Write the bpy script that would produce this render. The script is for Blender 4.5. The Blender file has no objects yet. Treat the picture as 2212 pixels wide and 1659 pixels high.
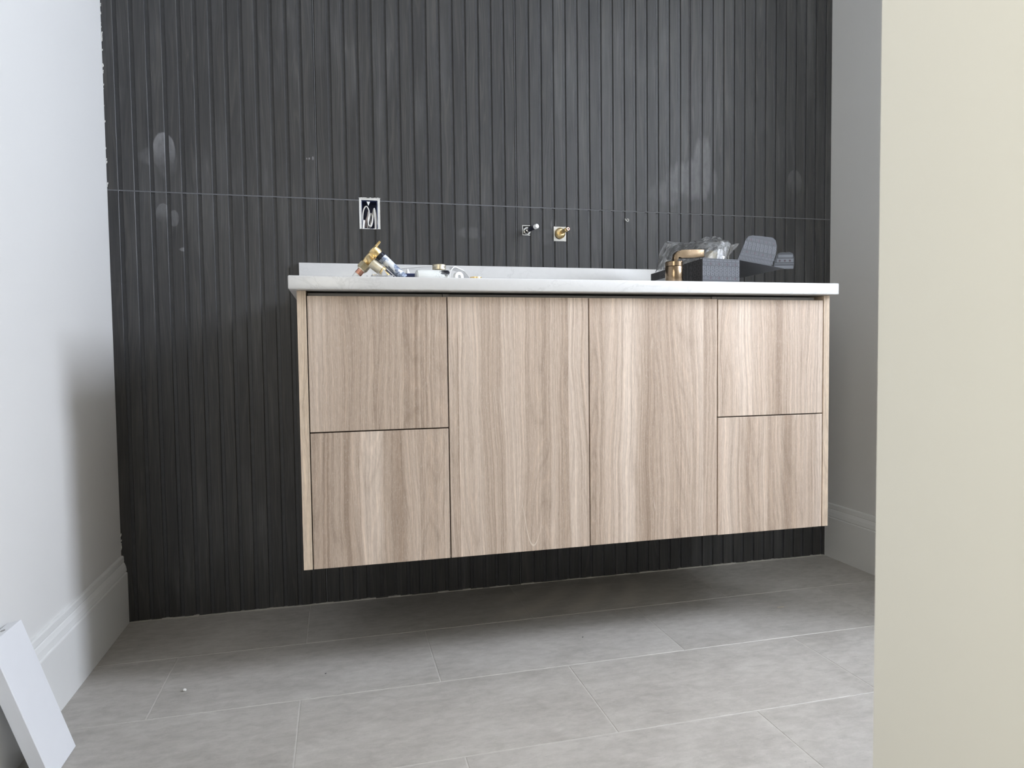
import bpy, bmesh, math, random
from mathutils import Vector, Matrix

random.seed(7)
S = bpy.context.scene
COL = S.collection

# ------------------------------------------------------------------ camera
r_ = Vector((0.96901, -0.24607, -0.01211)); f_ = Vector((0.24549, 0.96835, -0.04568))
r_.normalize(); f_ = (f_ - r_ * f_.dot(r_)).normalized(); u_ = r_.cross(f_)
cd = bpy.data.cameras.new('camera'); cam = bpy.data.objects.new('camera', cd); COL.objects.link(cam)
M = Matrix(((r_.x, u_.x, -f_.x, 0.5894), (r_.y, u_.y, -f_.y, -2.0985), (r_.z, u_.z, -f_.z, 0.7385), (0, 0, 0, 1)))
cam.matrix_world = M
cd.sensor_width = 36.0; cd.lens = 1493.53 / 2212 * 36.0; cd.clip_start = 0.02
cd.dof.use_dof = True; cd.dof.focus_distance = 1.82; cd.dof.aperture_fstop = 9.0
S.camera = cam

# ------------------------------------------------------------------ world, light, exposure
w = bpy.data.worlds.new('world'); S.world = w; w.use_nodes = True
w.node_tree.nodes['Background'].inputs[0].default_value = (0.6, 0.72, 1.0, 1)
w.node_tree.nodes['Background'].inputs[1].default_value = 0.4

def area(name, loc, target, sx, sy, power, color):
    ld = bpy.data.lights.new(name, 'AREA'); ld.shape = 'RECTANGLE'; ld.size = sx; ld.size_y = sy
    ld.energy = power; ld.color = color
    o = bpy.data.objects.new(name, ld); COL.objects.link(o); o.location = loc
    o.rotation_euler = (Vector(target) - Vector(loc)).to_track_quat('-Z', 'Y').to_euler()
    return o
# daylight through the small high window in the right wall; added warm fill lamp for the entrance wall
area('window_daylight', (3.01, -1.40, 1.83), (0.0, -1.30, 1.60), 0.56, 0.94, 86.0, (0.80, 0.865, 1.0))
area('rear_fill', (-0.08, -2.95, 1.35), (2.0, -2.95, 1.35), 1.3, 1.3, 37.0, (1.0, 0.95, 0.81))
S.view_settings.view_transform = 'Standard'; S.view_settings.look = 'None'
S.view_settings.exposure = 0.12; S.view_settings.gamma = 1.0; S.view_settings.use_curve_mapping = False

# ------------------------------------------------------------------ helpers
def wloc(o):
    p = Vector((0, 0, 0))
    while o is not None: p += o.location; o = o.parent
    return p
def obj(name, bm, mat=None, parent=None, smooth=False, origin=None, kind=None):
    me = bpy.data.meshes.new(name)
    if isinstance(bm, bmesh.types.BMesh):
        bmesh.ops.recalc_face_normals(bm, faces=bm.faces[:]); bm.to_mesh(me); bm.free()
    else:
        me.from_pydata(bm[0], [], bm[1])
    o = bpy.data.objects.new(name, me); COL.objects.link(o)
    if parent is not None:
        o.parent = parent; me.transform(Matrix.Translation(-wloc(parent)))
    elif origin is not None:
        o.location = origin; me.transform(Matrix.Translation(-Vector(origin)))
    if mat: me.materials.append(mat)
    if smooth:
        for p in me.polygons: p.use_smooth = True
        try: me.set_sharp_from_angle(angle=math.radians(38))
        except Exception: pass
    if kind: o['kind'] = kind
    return o
def thing(name, label, cat, loc, group=None):
    o = bpy.data.objects.new(name, None); COL.objects.link(o); o.location = loc
    o.empty_display_size = 0.05
    return tag(o, label, cat, group)
def tag(o, label, cat, group=None):
    o['label'] = label; o['category'] = cat
    if group: o['group'] = group
    return o
def structure(o): o['kind'] = 'structure'; return o
def bx(bm, x0, x1, y0, y1, z0, z1, bevel=0.0, seg=2):
    vs = [bm.verts.new(p) for p in ((x0,y0,z0),(x1,y0,z0),(x1,y1,z0),(x0,y1,z0),(x0,y0,z1),(x1,y0,z1),(x1,y1,z1),(x0,y1,z1))]
    fs = [bm.faces.new([vs[i] for i in q]) for q in ((3,2,1,0),(4,5,6,7),(0,1,5,4),(1,2,6,5),(2,3,7,6),(3,0,4,7))]
    if bevel:
        es = list({e for f in fs for e in f.edges})
        bmesh.ops.bevel(bm, geom=es, offset=bevel, segments=seg, profile=0.5, affect='EDGES')
    return bm
def box(*a, **k): return bx(bmesh.new(), *a, **k)
def frame(ax):
    ax = Vector(ax).normalized(); t = Vector((0,0,1)) if abs(ax.z) < .9 else Vector((1,0,0))
    a = ax.cross(t).normalized(); return ax, a, ax.cross(a).normalized()
def lathe(bm, p0, ax, prof, n=24, caps=True, phase=0.0):
    """revolve (distance along axis, radius) pairs around the axis through p0"""
    ax, a, b = frame(ax); p0 = Vector(p0); rings = []
    for t, rr in prof:
        rings.append([bm.verts.new(p0 + ax*t + (a*math.cos(2*math.pi*i/n+phase) + b*math.sin(2*math.pi*i/n+phase))*rr) for i in range(n)])
    for A, B in zip(rings, rings[1:]):
        for i in range(n): bm.faces.new((A[i], A[(i+1)%n], B[(i+1)%n], B[i]))
    if caps:
        bm.faces.new(rings[0][::-1]); bm.faces.new(rings[-1])
    return bm
def sweep(bm, pts, rad, n=10, caps=True):
    pts = [Vector(p) for p in pts]; rings = []; a = None
    for i, p in enumerate(pts):
        t = (pts[min(i+1, len(pts)-1)] - pts[max(i-1, 0)]).normalized()
        if a is None: _, a, _ = frame(t)
        a = (a - t*a.dot(t)).normalized(); b = t.cross(a)
        rr = rad[i] if isinstance(rad, (list, tuple)) else rad
        rings.append([bm.verts.new(p + (a*math.cos(2*math.pi*k/n) + b*math.sin(2*math.pi*k/n))*rr) for k in range(n)])
    for A, B in zip(rings, rings[1:]):
        for i in range(n): bm.faces.new((A[i], A[(i+1)%n], B[(i+1)%n], B[i]))
    if caps: bm.faces.new(rings[0][::-1]); bm.faces.new(rings[-1])
    return bm
def smoothpts(P, k=6):
    P = [Vector(p) for p in P]; out = []
    for i in range(len(P)-1):
        p0, p1, p2, p3 = P[max(i-1,0)], P[i], P[i+1], P[min(i+2,len(P)-1)]
        for j in range(k):
            t = j/k
            out.append(0.5*((2*p1)+(p2-p0)*t+(2*p0-5*p1+4*p2-p3)*t*t+(3*p1-p0-3*p2+p3)*t**3))
    return out + [P[-1]]
def prism(bm, pts, d0, d1, axis='y'):
    """extrude a 2-D outline (x,z) between y=d0 and y=d1 (or (y,z) along x)"""
    mk = (lambda p, d: (p[0], d, p[1])) if axis == 'y' else (lambda p, d: (d, p[0], p[1]))
    A = [bm.verts.new(mk(p, d0)) for p in pts]; B = [bm.verts.new(mk(p, d1)) for p in pts]; n = len(pts)
    bm.faces.new(A[::-1]); bm.faces.new(B)
    for i in range(n): bm.faces.new((A[i], A[(i+1)%n], B[(i+1)%n], B[i]))
    return bm
def slab(bm, c, thick):
    """thin panel: polygon c (3-D, planar) thickened along its normal"""
    c = [Vector(p) for p in c]; n = (c[1]-c[0]).cross(c[2]-c[1]).normalized()*thick
    A = [bm.verts.new(p) for p in c]; B = [bm.verts.new(p+n) for p in c]; k = len(c)
    bm.faces.new(A[::-1]); bm.faces.new(B)
    for i in range(k): bm.faces.new((A[i], A[(i+1)%k], B[(i+1)%k], B[i]))
    return bm

# ------------------------------------------------------------------ materials
class NT:
    def __init__(s, name):
        s.m = bpy.data.materials.new(name); s.m.use_nodes = True; s.t = s.m.node_tree
        s.b = s.t.nodes['Principled BSDF']; s.o = s.t.nodes['Material Output']
    def n(s, typ, **kw):
        nd = s.t.nodes.new('ShaderNode' + typ)
        for k, v in kw.items():
            if k.startswith('i_'):
                key = k[2:]; key = int(key) if key.isdigit() else key.replace('_', ' ')
                s.set(nd.inputs[key], v)
            else: setattr(nd, k, v)
        return nd
    def set(s, inp, v):
        if isinstance(v, bpy.types.NodeSocket): s.t.links.new(v, inp)
        else: inp.default_value = v
    def pos(s): return s.n('NewGeometry').outputs['Position']
    def vmul(s, v, k): return s.n('VectorMath', operation='MULTIPLY', i_0=v, i_1=k).outputs[0]
    def vadd(s, v, k): return s.n('VectorMath', operation='ADD', i_0=v, i_1=k).outputs[0]
    def noise(s, v, scale, detail=3, rough=0.55, dist=0.0):
        return s.n('TexNoise', i_Vector=v, i_Scale=scale, i_Detail=detail, i_Roughness=rough, i_Distortion=dist).outputs['Fac']
    def m2(s, op, a, b=0.0, c=0.0, clamp=False):
        nd = s.n('Math', operation=op, use_clamp=clamp); s.set(nd.inputs[0], a); s.set(nd.inputs[1], b); s.set(nd.inputs[2], c)
        return nd.outputs[0]
    def ramp(s, fac, stops, interp='LINEAR'):
        nd = s.n('ValToRGB'); cr = nd.color_ramp; cr.interpolation = interp
        while len(cr.elements) < len(stops): cr.elements.new(0.5)
        for e, (p, c) in zip(cr.elements, stops): e.position = p; e.color = (*c, 1) if len(c) == 3 else c
        s.set(nd.inputs[0], fac); return nd.outputs[0]
    def rng(s, v, a, b, c=0.0, d=1.0):
        nd = s.n('MapRange', i_Value=v); nd.inputs[1].default_value = a; nd.inputs[2].default_value = b
        nd.inputs[3].default_value = c; nd.inputs[4].default_value = d; return nd.outputs[0]
    def mix(s, fac, a, b, blend='MIX'):
        nd = s.n('Mix', data_type='RGBA', blend_type=blend); s.set(nd.inputs[0], fac)
        for i, v in ((6, a), (7, b)):
            s.set(nd.inputs[i], (*v, 1) if isinstance(v, tuple) and len(v) == 3 else v)
        return nd.outputs[2]
    def bump(s, h, strength=0.2, dist=0.001):
        s.set(s.b.inputs['Normal'], s.n('Bump', i_Height=h, i_Strength=strength, i_Distance=dist).outputs[0])
    def pbr(s, col=None, rough=0.5, metal=0.0, spec=0.5):
        if col is not None: s.set(s.b.inputs['Base Color'], (*col, 1) if isinstance(col, tuple) and len(col) == 3 else col)
        s.set(s.b.inputs['Roughness'], rough); s.set(s.b.inputs['Metallic'], metal)
        s.set(s.b.inputs['Specular IOR Level'], spec); return s.m
def plain(name, col, rough=0.5, metal=0.0, spec=0.5, var=0.08, scale=30):
    t = NT(name); nz = t.noise(t.pos(), scale, 4)
    c = t.mix(nz, tuple(v*(1-var) for v in col), tuple(min(1, v*(1+var)) for v in col))
    return t.pbr(c, rough, metal, spec)

def mat_slat():
    t = NT('black_fluted_tile'); P = t.pos(); oi = t.n('ObjectInfo').outputs['Random']
    off = t.n('CombineXYZ', i_X=t.m2('MULTIPLY', oi, 3.0), i_Z=t.m2('MULTIPLY', oi, 17.0)).outputs[0]
    Q = t.vadd(P, off)
    warp = t.noise(t.vmul(Q, (6, 1, 1.6)), 1.0, 3)
    wx = t.n('CombineXYZ', i_X=t.m2('MULTIPLY', warp, 0.05)).outputs[0]
    G = t.vadd(Q, wx)
    fine = t.noise(t.vmul(G, (420, 30, 7)), 1.0, 3, 0.6)
    cath = t.noise(t.vmul(G, (34, 4, 1.1)), 1.0, 2, 0.5, 0.6)
    lines = t.m2('PINGPONG', t.m2('MULTIPLY', cath, 7.0), 0.5)
    broad = t.noise(t.vmul(Q, (18, 3, 2.2)), 1.0, 3)
    c = t.ramp(broad, [(0.3, (0.027, 0.0275, 0.029)), (0.52, (0.037, 0.0375, 0.039)), (0.72, (0.055, 0.0545, 0.054))])
    c = t.mix(t.rng(fine, 0.35, 0.7), t.mix(0.22, c, (0.015, 0.015, 0.016)), t.mix(0.38, c, (0.095, 0.09, 0.083)))
    c = t.mix(t.rng(lines, 0.32, 0.5, 0, 0.36), c, (0.105, 0.098, 0.086))
    c = t.mix(t.m2('MULTIPLY', oi, 0.55), c, t.mix(0.45, c, (0.012, 0.012, 0.013)))
    # chalky wipe marks left on the tiles: ellipses with their own ragged edge
    sx = t.n('SeparateXYZ', i_0=P).outputs
    rag = t.noise(t.vmul(P, (70, 1, 32)), 1.0, 4, 0.6)
    rag2 = t.noise(t.vmul(P, (26, 1, 5)), 1.0, 3, 0.6)
    total = None
    for (cx, cz, rx, rz, amt, soft, fade, nz) in ((.143,1.300,.030,.054,.40,.16,1,.6),(.150,1.27,.030,.05,.10,.8,0,1.5),(.102,1.285,.03,.028,.12,.7,0,2.2),
            (.137,1.130,.020,.030,.24,.15,1,.5),(.163,1.120,.014,.026,.20,.2,0,1.2),(.185,1.035,.012,.006,.32,.6,0,1.5),
            (.5370,1.3045,.0030,.006,.50,.5,0,1.0),(.5270,1.3030,.0026,.003,.5,.5,0,1.0),(.5200,1.3025,.0022,.0028,.5,.5,0,1.0),(1.745,1.300,.10,.07,.20,.6,0,2.2),(1.785,1.375,.035,.085,.19,.6,0,2.2),(1.66,1.255,.09,.045,.12,.8,0,2.2),
            (2.135,1.312,.030,.045,.13,.15,1,.4),(1.262,1.140,.010,.020,.22,.6,0,1.5),(1.24,1.10,.03,.03,.08,.7,0,1.5),(1.0,1.105,.05,.02,.08,.6,0,1.2)):
        dx = t.m2('DIVIDE', t.m2('SUBTRACT', sx[0], cx), rx); dz = t.m2('DIVIDE', t.m2('SUBTRACT', sx[2], cz), rz)
        d = t.m2('ADD', t.m2('MULTIPLY', dx, dx), t.m2('MULTIPLY', dz, dz))
        d = t.m2('ADD', d, t.m2('MULTIPLY', t.m2('SUBTRACT', rag2, 0.5), nz))
        k = t.m2('MULTIPLY', t.rng(d, 1.0, 1.0 - soft, 0, 1), amt)
        if fade: k = t.m2('MULTIPLY', k, t.rng(dz, -0.9, 0.5, 0.15, 1))
        total = k if total is None else t.m2('MAXIMUM', total, k)
    total = t.m2('MULTIPLY', total, t.rng(rag, 0.3, 0.6, 0.55, 1.0))
    dust = t.m2('MULTIPLY', t.m2('MULTIPLY', t.rng(t.noise(t.vmul(P, (9, 1, 2.2)), 1.0, 4), 0.50, 0.72), t.rng(t.noise(t.vmul(P, (60, 1, 5)), 1.0, 3), 0.4, 0.7, 0.2, 1.0)), 0.13)
    c = t.mix(t.m2('MAXIMUM', total, dust), c, (0.42, 0.42, 0.43))
    t.bump(fine, 0.25, 0.0006)
    return t.pbr(c, t.rng(fine, 0.3, 0.7, 0.50, 0.38), 0, 0.5)

def mat_wood(name, light, mid, dark, warm=1.0):
    t = NT(name); P = t.pos(); idx = t.n('ObjectInfo').outputs['Object Index']
    off = t.n('CombineXYZ', i_X=t.m2('MULTIPLY', idx, 1.37), i_Z=t.m2('MULTIPLY', idx, 2.91)).outputs[0]
    Q = t.vadd(P, off)
    # veneer leaves: the figure jumps at straight seams about 13 cm apart
    qx = t.n('SeparateXYZ', i_0=Q).outputs[0]
    leaf = t.m2('FLOOR', t.m2('ADD', t.m2('DIVIDE', qx, 0.133), t.m2('MULTIPLY', t.noise(t.vmul(Q, (0, 0, 3.0)), 1.0, 1), 0.05)))
    lrand = t.n('TexWhiteNoise', noise_dimensions='1D', i_W=leaf).outputs['Value']
    lo = t.n('CombineXYZ', i_X=t.m2('MULTIPLY', lrand, 3.1), i_Z=t.m2('MULTIPLY', lrand, 7.7)).outputs[0]
    Q2 = t.vadd(Q, lo)
    w1 = t.noise(t.vmul(Q2, (4.5, 1, 1.5)), 1.0, 2, 0.5)
    w2 = t.noise(t.vmul(Q2, (20, 1, 8)), 1.0, 2, 0.5)
    wx = t.n('CombineXYZ', i_X=t.m2('ADD', t.m2('MULTIPLY', w1, 0.060), t.m2('MULTIPLY', w2, 0.010))).outputs[0]
    G = t.vadd(Q2, wx)
    broad = t.noise(t.vmul(G, (15, 1, 0.30)), 1.0, 2, 0.5)
    band = t.noise(t.vmul(G, (70, 1, 0.45)), 1.0, 3, 0.6)
    lines = t.noise(t.vmul(G, (270, 1, 0.8)), 1.0, 2, 0.6)
    rings = t.m2('PINGPONG', t.m2('MULTIPLY', t.noise(t.vmul(G, (9, 1, 0.5)), 1.0, 1, 0.4), 30.0), 0.5)
    pore = t.noise(t.vmul(G, (760, 1, 60)), 1.0, 2, 0.6)
    speck = t.noise(t.vmul(Q, (700, 1, 180)), 1.0, 2, 0.6)
    f = t.m2('ADD', t.m2('ADD', t.m2('MULTIPLY', broad, 0.52), t.m2('MULTIPLY', band, 0.34)), t.m2('MULTIPLY', t.m2('SUBTRACT', lrand, 0.5), 0.035))
    f = t.m2('ADD', f, 0.07)
    c = t.ramp(f, [(0.37, dark), (0.50, mid), (0.63, light)])
    c = t.mix(t.rng(lines, 0.50, 0.66, 0, 0.55), c, t.mix(1.0, c, (0.70, 0.665, 0.63), 'MULTIPLY'))
    c = t.mix(t.rng(lines, 0.46, 0.34, 0, 0.45), c, t.mix(1.0, c, (1.25, 1.24, 1.22), 'MULTIPLY'))
    c = t.mix(t.rng(rings, 0.36, 0.5, 0, 0.32), c, t.mix(1.0, c, (1.30, 1.28, 1.25), 'MULTIPLY'))
    c = t.mix(t.rng(rings, 0.14, 0.0, 0, 0.40), c, t.mix(1.0, c, (0.70, 0.67, 0.64), 'MULTIPLY'))
    c = t.mix(t.rng(pore, 0.36, 0.66, 0.0, 0.42), t.mix(1.0, c, (1.10, 1.10, 1.10), 'MULTIPLY'), t.mix(1.0, c, (0.70, 0.67, 0.64), 'MULTIPLY'))
    c = t.mix(t.rng(speck, 0.56, 0.74, 0.0, 0.30), c, (0.74, 0.67, 0.60))
    # thin pale mineral veins that run with the grain
    vein = t.m2('ABSOLUTE', t.m2('SUBTRACT', t.noise(t.vmul(G, (9, 1, 0.9)), 1.0, 1, 0.5, 0.8), 0.55))
    vm = t.m2('MULTIPLY', t.rng(vein, 0.005, 0.001), t.rng(t.noise(t.vmul(Q, (7, 1, 6)), 1.0, 2), 0.56, 0.64))
    c = t.mix(t.m2('MULTIPLY', vm, 0.6), c, (0.78, 0.70, 0.60))
    t.bump(pore, 0.18, 0.0004)
    return t.pbr(c, 0.48, 0, 0.4)

def mat_floor():
    t = NT('greige_stone_tile'); P = t.pos(); oi = t.n('ObjectInfo').outputs['Random']
    off = t.n('CombineXYZ', i_X=t.m2('MULTIPLY', oi, 11.0), i_Y=t.m2('MULTIPLY', oi, 23.0)).outputs[0]
    Q = t.vadd(P, off)
    big = t.noise(t.vmul(Q, (1, 1.6, 1)), 5.0, 5, 0.6, 0.4)
    mid = t.noise(t.vmul(Q, (1, 2.0, 1)), 26.0, 5, 0.65, 0.3)
    fine = t.noise(t.vmul(Q, (1, 1.5, 1)), 190.0, 3, 0.6)
    f = t.m2('ADD', t.m2('MULTIPLY', big, 0.5), t.m2('MULTIPLY', mid, 0.5))
    c = t.ramp(f, [(0.34, (0.345, 0.323, 0.290)), (0.5, (0.425, 0.401, 0.366)), (0.66, (0.505, 0.48, 0.442))])
    c = t.mix(t.rng(fine, 0.35, 0.65, 0, 0.30), c, t.mix(1.0, c, (1.16, 1.16, 1.15), 'MULTIPLY'))
    pits = t.rng(t.noise(t.vmul(Q, (1, 1.7, 1)), 75.0, 4, 0.7), 0.63, 0.72, 0, 0.5)
    c = t.mix(pits, c, (0.23, 0.215, 0.195))
    flecks = t.rng(t.noise(t.vmul(Q, (1, 3.0, 1)), 48.0, 3, 0.7), 0.64, 0.70, 0, 0.4)
    c = t.mix(flecks, c, (0.56, 0.545, 0.52))
    c = t.mix(t.m2('MULTIPLY', oi, 0.35), c, t.mix(1.0, c, (0.90, 0.895, 0.88), 'MULTIPLY'))
    # swept arcs of pale dust under the cabinet, paled further to lift the shade
    d = t.n('VectorMath', operation='DISTANCE', i_0=P, i_1=(0.93, 0.10, 0)).outputs['Value']
    d = t.m2('ADD', d, t.m2('MULTIPLY', big, 0.05))
    arcs = t.m2('PINGPONG', t.m2('MULTIPLY', d, 9.0), 0.5)
    sp = t.n('SeparateXYZ', i_0=P).outputs
    mask = t.m2('MULTIPLY', t.m2('MULTIPLY', t.rng(sp[0], 0.98, 1.08), t.rng(sp[0], 1.62, 1.45)), t.m2('MULTIPLY', t.rng(sp[1], -0.30, -0.24), t.rng(sp[1], -0.04, -0.09)))
    c = t.mix(t.m2('MULTIPLY', t.m2('MULTIPLY', mask, t.m2('ADD', 0.25, t.rng(arcs, 0.12, 0.42, 0, 0.75))), 0.62), c, (0.60, 0.55, 0.48))
    dust = t.rng(t.noise(t.vmul(P, (1.2, 2.2, 1)), 4.2, 5, 0.6, 0.8), 0.54, 0.72, 0, 0.28)
    c = t.mix(dust, c, (0.47, 0.44, 0.40))
    t.bump(t.m2('ADD', mid, t.m2('MULTIPLY', fine, 0.3)), 0.12, 0.001)
    return t.pbr(c, t.rng(mid, 0.3, 0.7, 0.52, 0.40), 0, 0.4)

def mat_quartz():
    t = NT('white_quartz'); P = t.pos()
    v = t.noise(t.vmul(P, (1, 1, 1.6)), 7.0, 6, 0.62, 1.2)
    vein = t.m2('ABSOLUTE', t.m2('SUBTRACT', v, 0.5))
    m = t.m2('MULTIPLY', t.rng(vein, 0.02, 0.0), t.rng(t.noise(P, 5.0, 2), 0.48, 0.62))
    c = t.mix(t.m2('MULTIPLY', m, 0.28), t.mix(t.noise(P, 60, 3), (0.66, 0.655, 0.645), (0.72, 0.715, 0.705)), (0.42, 0.415, 0.41))
    return t.pbr(c, 0.22, 0, 0.5)

def mat_wall(name, col):
    t = NT(name); P = t.pos()
    nz = t.noise(P, 3.0, 3); pe = t.noise(P, 420.0, 2)
    c = t.mix(nz, tuple(v*0.985 for v in col), tuple(v*1.015 for v in col))
    t.bump(pe, 0.06, 0.0005)
    return t.pbr(c, 0.55, 0, 0.3)

def mat_clear(name, transp, tint=(0.9, 0.92, 0.94), gloss=0.5, milk=0.5):
    t = NT(name); tr = t.n('BsdfTransparent', i_Color=(0.97, 0.97, 0.97, 1))
    gl = t.n('BsdfGlossy', i_Roughness=0.09); gl.inputs['Color'].default_value = (1, 1, 1, 1)
    df = t.n('BsdfDiffuse'); df.inputs['Color'].default_value = (*tint, 1)
    tl = t.n('BsdfTranslucent'); tl.inputs['Color'].default_value = (*tint, 1)
    a = t.n('MixShader', i_0=0.5, i_1=df.outputs[0], i_2=tl.outputs[0])
    fr = t.n('Fresnel', i_IOR=1.45).outputs[0]
    wr = t.noise(t.pos(), 38.0, 4, 0.65)
    b = t.n('MixShader', i_0=t.m2('MULTIPLY', t.rng(wr, 0.35, 0.7, 0.35, 1.3), milk), i_1=tr.outputs[0], i_2=a.outputs[0])
    c = t.n('MixShader', i_0=t.m2('MULTIPLY', fr, gloss, clamp=True), i_1=b.outputs[0], i_2=gl.outputs[0])
    t.t.links.new(c.outputs[0], t.o.inputs['Surface'])
    return t.m

def mat_brass(name, a, b, rough=0.32):
    t = NT(name); nz = t.noise(t.pos(), 55.0, 4, 0.65)
    c = t.mix(t.rng(nz, 0.35, 0.65), a, b)
    return t.pbr(c, t.rng(nz, 0.3, 0.7, rough*0.8, rough*1.4), 1.0)

def mat_pipe():     # dark plastic pipe smeared with dried plaster
    t = NT('plaster_smeared_pipe'); P = t.pos()
    n1 = t.noise(P, 34.0, 4, 0.6, 0.5); n2 = t.noise(P, 260.0, 3, 0.7)
    sp = t.n('SeparateXYZ', i_0=P).outputs
    along = t.m2('ADD', t.m2('MULTIPLY', sp[0], 0.725), t.m2('MULTIPLY', sp[2], -0.69))
    c = t.mix(t.rng(n2, 0.40, 0.62), (0.10, 0.125, 0.19), (0.40, 0.47, 0.60))
    c = t.mix(t.rng(n1, 0.50, 0.56), c, (0.74, 0.77, 0.80))
    c = t.mix(t.rng(along, -0.1545, -0.1515), c, (0.018, 0.02, 0.035)) if False else c
    return t.pbr(c, 0.45)

def mat_tube():     # milky tube with a splashy black print
    t = NT('printed_white_tube'); P = t.pos()
    d = t.n('VectorMath', operation='DISTANCE', i_0=t.vmul(P, (1, 1, 1.25)), i_1=(0.853, -0.418, 0.937*1.25)).outputs['Value']
    n1 = t.noise(P, 190.0, 4, 0.7, 1.5)
    k = t.rng(t.m2('ADD', d, t.m2('MULTIPLY', t.m2('SUBTRACT', n1, 0.5), 0.034)), 0.0135, 0.011)
    n2 = t.noise(P, 420.0, 3, 0.7, 2.0)
    k2 = t.m2('MULTIPLY', t.rng(n2, 0.55, 0.60), t.rng(d, 0.04, 0.018, 0, 0.6))
    c = t.mix(t.m2('MAXIMUM', k, k2), (0.74, 0.75, 0.72), (0.015, 0.015, 0.02))
    return t.pbr(c, 0.3)

M_slat = mat_slat()
M_oak = mat_wood('taupe_woodgrain', (0.655, 0.55, 0.462), (0.52, 0.418, 0.337), (0.375, 0.286, 0.220))
M_oak2 = mat_wood('taupe_woodgrain_edge', (0.72, 0.60, 0.475), (0.64, 0.52, 0.40), (0.56, 0.445, 0.335))
M_floor = mat_floor(); M_quartz = mat_quartz()
M_paint = mat_wall('white_wall_paint', (0.74, 0.735, 0.715))
M_trim = plain('white_trim_paint', (0.80, 0.80, 0.78), 0.35, var=0.02)
M_board = plain('white_melamine', (0.80, 0.81, 0.83), 0.4, var=0.02)
M_ceil = mat_wall('ceiling_paint', (0.55, 0.55, 0.54))
M_back = plain('groove_backing', (0.050, 0.051, 0.054), 0.42, var=0.25, scale=60)
M_grout = plain('grey_grout', (0.135, 0.138, 0.145), 0.8, var=0.3, scale=120)
M_fgrout = plain('pale_floor_grout', (0.50, 0.475, 0.435), 0.85, var=0.2, scale=40)
M_plaster = plain('white_plaster', (0.72, 0.71, 0.67), 0.9, var=0.2, scale=160)
M_dark = plain('dark_interior', (0.03, 0.027, 0.024), 0.7)
M_rail = plain('grey_rail', (0.30, 0.29, 0.275), 0.5, var=0.1)
M_navy = plain('navy_plastic', (0.035, 0.05, 0.13), 0.35, var=0.2)
M_cable = plain('white_cable', (0.70, 0.68, 0.64), 0.45, var=0.12, scale=80)
M_cable2 = plain('pinkish_cable', (0.48, 0.40, 0.38), 0.45, var=0.12, scale=80)
M_white = plain('white_plastic', (0.85, 0.85, 0.84), 0.3, var=0.02)
M_chrome = plain('chrome', (0.78, 0.78, 0.78), 0.12, 1.0, var=0.05)
M_brass = mat_brass('yellow_brass', (0.72, 0.50, 0.20), (0.90, 0.72, 0.42), 0.34)
M_brass2 = mat_brass('pale_brass', (0.62, 0.55, 0.40), (0.85, 0.78, 0.64), 0.40)
M_nut = mat_brass('dull_brass', (0.42, 0.36, 0.24), (0.60, 0.53, 0.38), 0.42)
M_copper = mat_brass('copper', (0.55, 0.24, 0.16), (0.72, 0.42, 0.32), 0.35)
M_bronze = mat_brass('champagne_bronze', (0.25, 0.182, 0.118), (0.30, 0.22, 0.145), 0.22)
M_pipe = mat_pipe(); M_tube = mat_tube()
M_pipeend = plain('black_pipe', (0.02, 0.022, 0.035), 0.25)
M_carton = plain('grey_carton', (0.034, 0.036, 0.042), 0.6, var=0.1)
M_carton_d = plain('charcoal_carton', (0.024, 0.023, 0.025), 0.6, var=0.15)
M_print = plain('grey_print', (0.115, 0.123, 0.135), 0.6, var=0.1)
M_print_d = plain('dark_print', (0.078, 0.075, 0.078), 0.6, var=0.1)
M_maroon = plain('maroon_print', (0.052, 0.034, 0.044), 0.6)
M_label = plain('pale_label', (0.42, 0.43, 0.45), 0.6)
M_bag = mat_clear('clear_bag', 0.6, gloss=2.6, milk=0.38)
M_blister = mat_clear('clear_blister', 0.8, gloss=0.9, milk=0.14)
M_wood = plain('wood_splinter', (0.5, 0.42, 0.32), 0.7)

# ------------------------------------------------------------------ room shell
XR = 2.282; H = 2.5; YF = -4.2
HOLES = [(.664, .7255, 1.108, 1.1975), (1.1605, 1.1885, 1.1030, 1.1345), (1.2630, 1.3045, 1.0880, 1.1340)]
def holed(bm, x0, x1, z0, z1, y0, y1, holes):
    """boxes filling a rectangle of wall except the cut-outs"""
    hs = [h for h in holes if h[0] < x1 and h[1] > x0 and h[2] < z1 and h[3] > z0]
    zs = sorted({z0, z1, *[min(max(v, z0), z1) for h in hs for v in h[2:]]})
    for a, b in zip(zs, zs[1:]):
        if b - a < 1e-5: continue
        cur = x0
        for h in sorted(h for h in hs if h[2] < b - 1e-6 and h[3] > a + 1e-6):
            if h[0] > cur: bx(bm, cur, h[0], y0, y1, a, b)
            cur = max(cur, h[1])
        if cur < x1: bx(bm, cur, x1, y0, y1, a, b)
    return bm

wall_back = structure(obj('wall_back', holed(bmesh.new(), -0.1, XR + 0.1, 0, H, 0.0041, 0.12, HOLES), M_back))
bm = bmesh.new()                        # left wall with an unseen opening added for the rear fill lamp
LY0, LY1, LZ0, LZ1 = -3.60, -2.30, 0.70, 2.0
bx(bm, -.1, 0, YF, LY0, 0, H); bx(bm, -.1, 0, LY1, .0055, 0, H); bx(bm, -.1, 0, LY0, LY1, 0, LZ0); bx(bm, -.1, 0, LY0, LY1, LZ1, H)
wall_left = structure(obj('wall_left', bm, M_paint))
floor = structure(obj('floor', box(-0.1, 3.0, YF, 0.0055, -0.12, -0.0007), M_fgrout))
structure(obj('ceiling', box(-0.1, 3.0, YF, 0.12, H, H + 0.1), M_ceil))
bm = bmesh.new()                        # right wall: a short stub, then an alcove with a small high window
AX, AY, AN = 2.90, -0.86, -1.73
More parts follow.
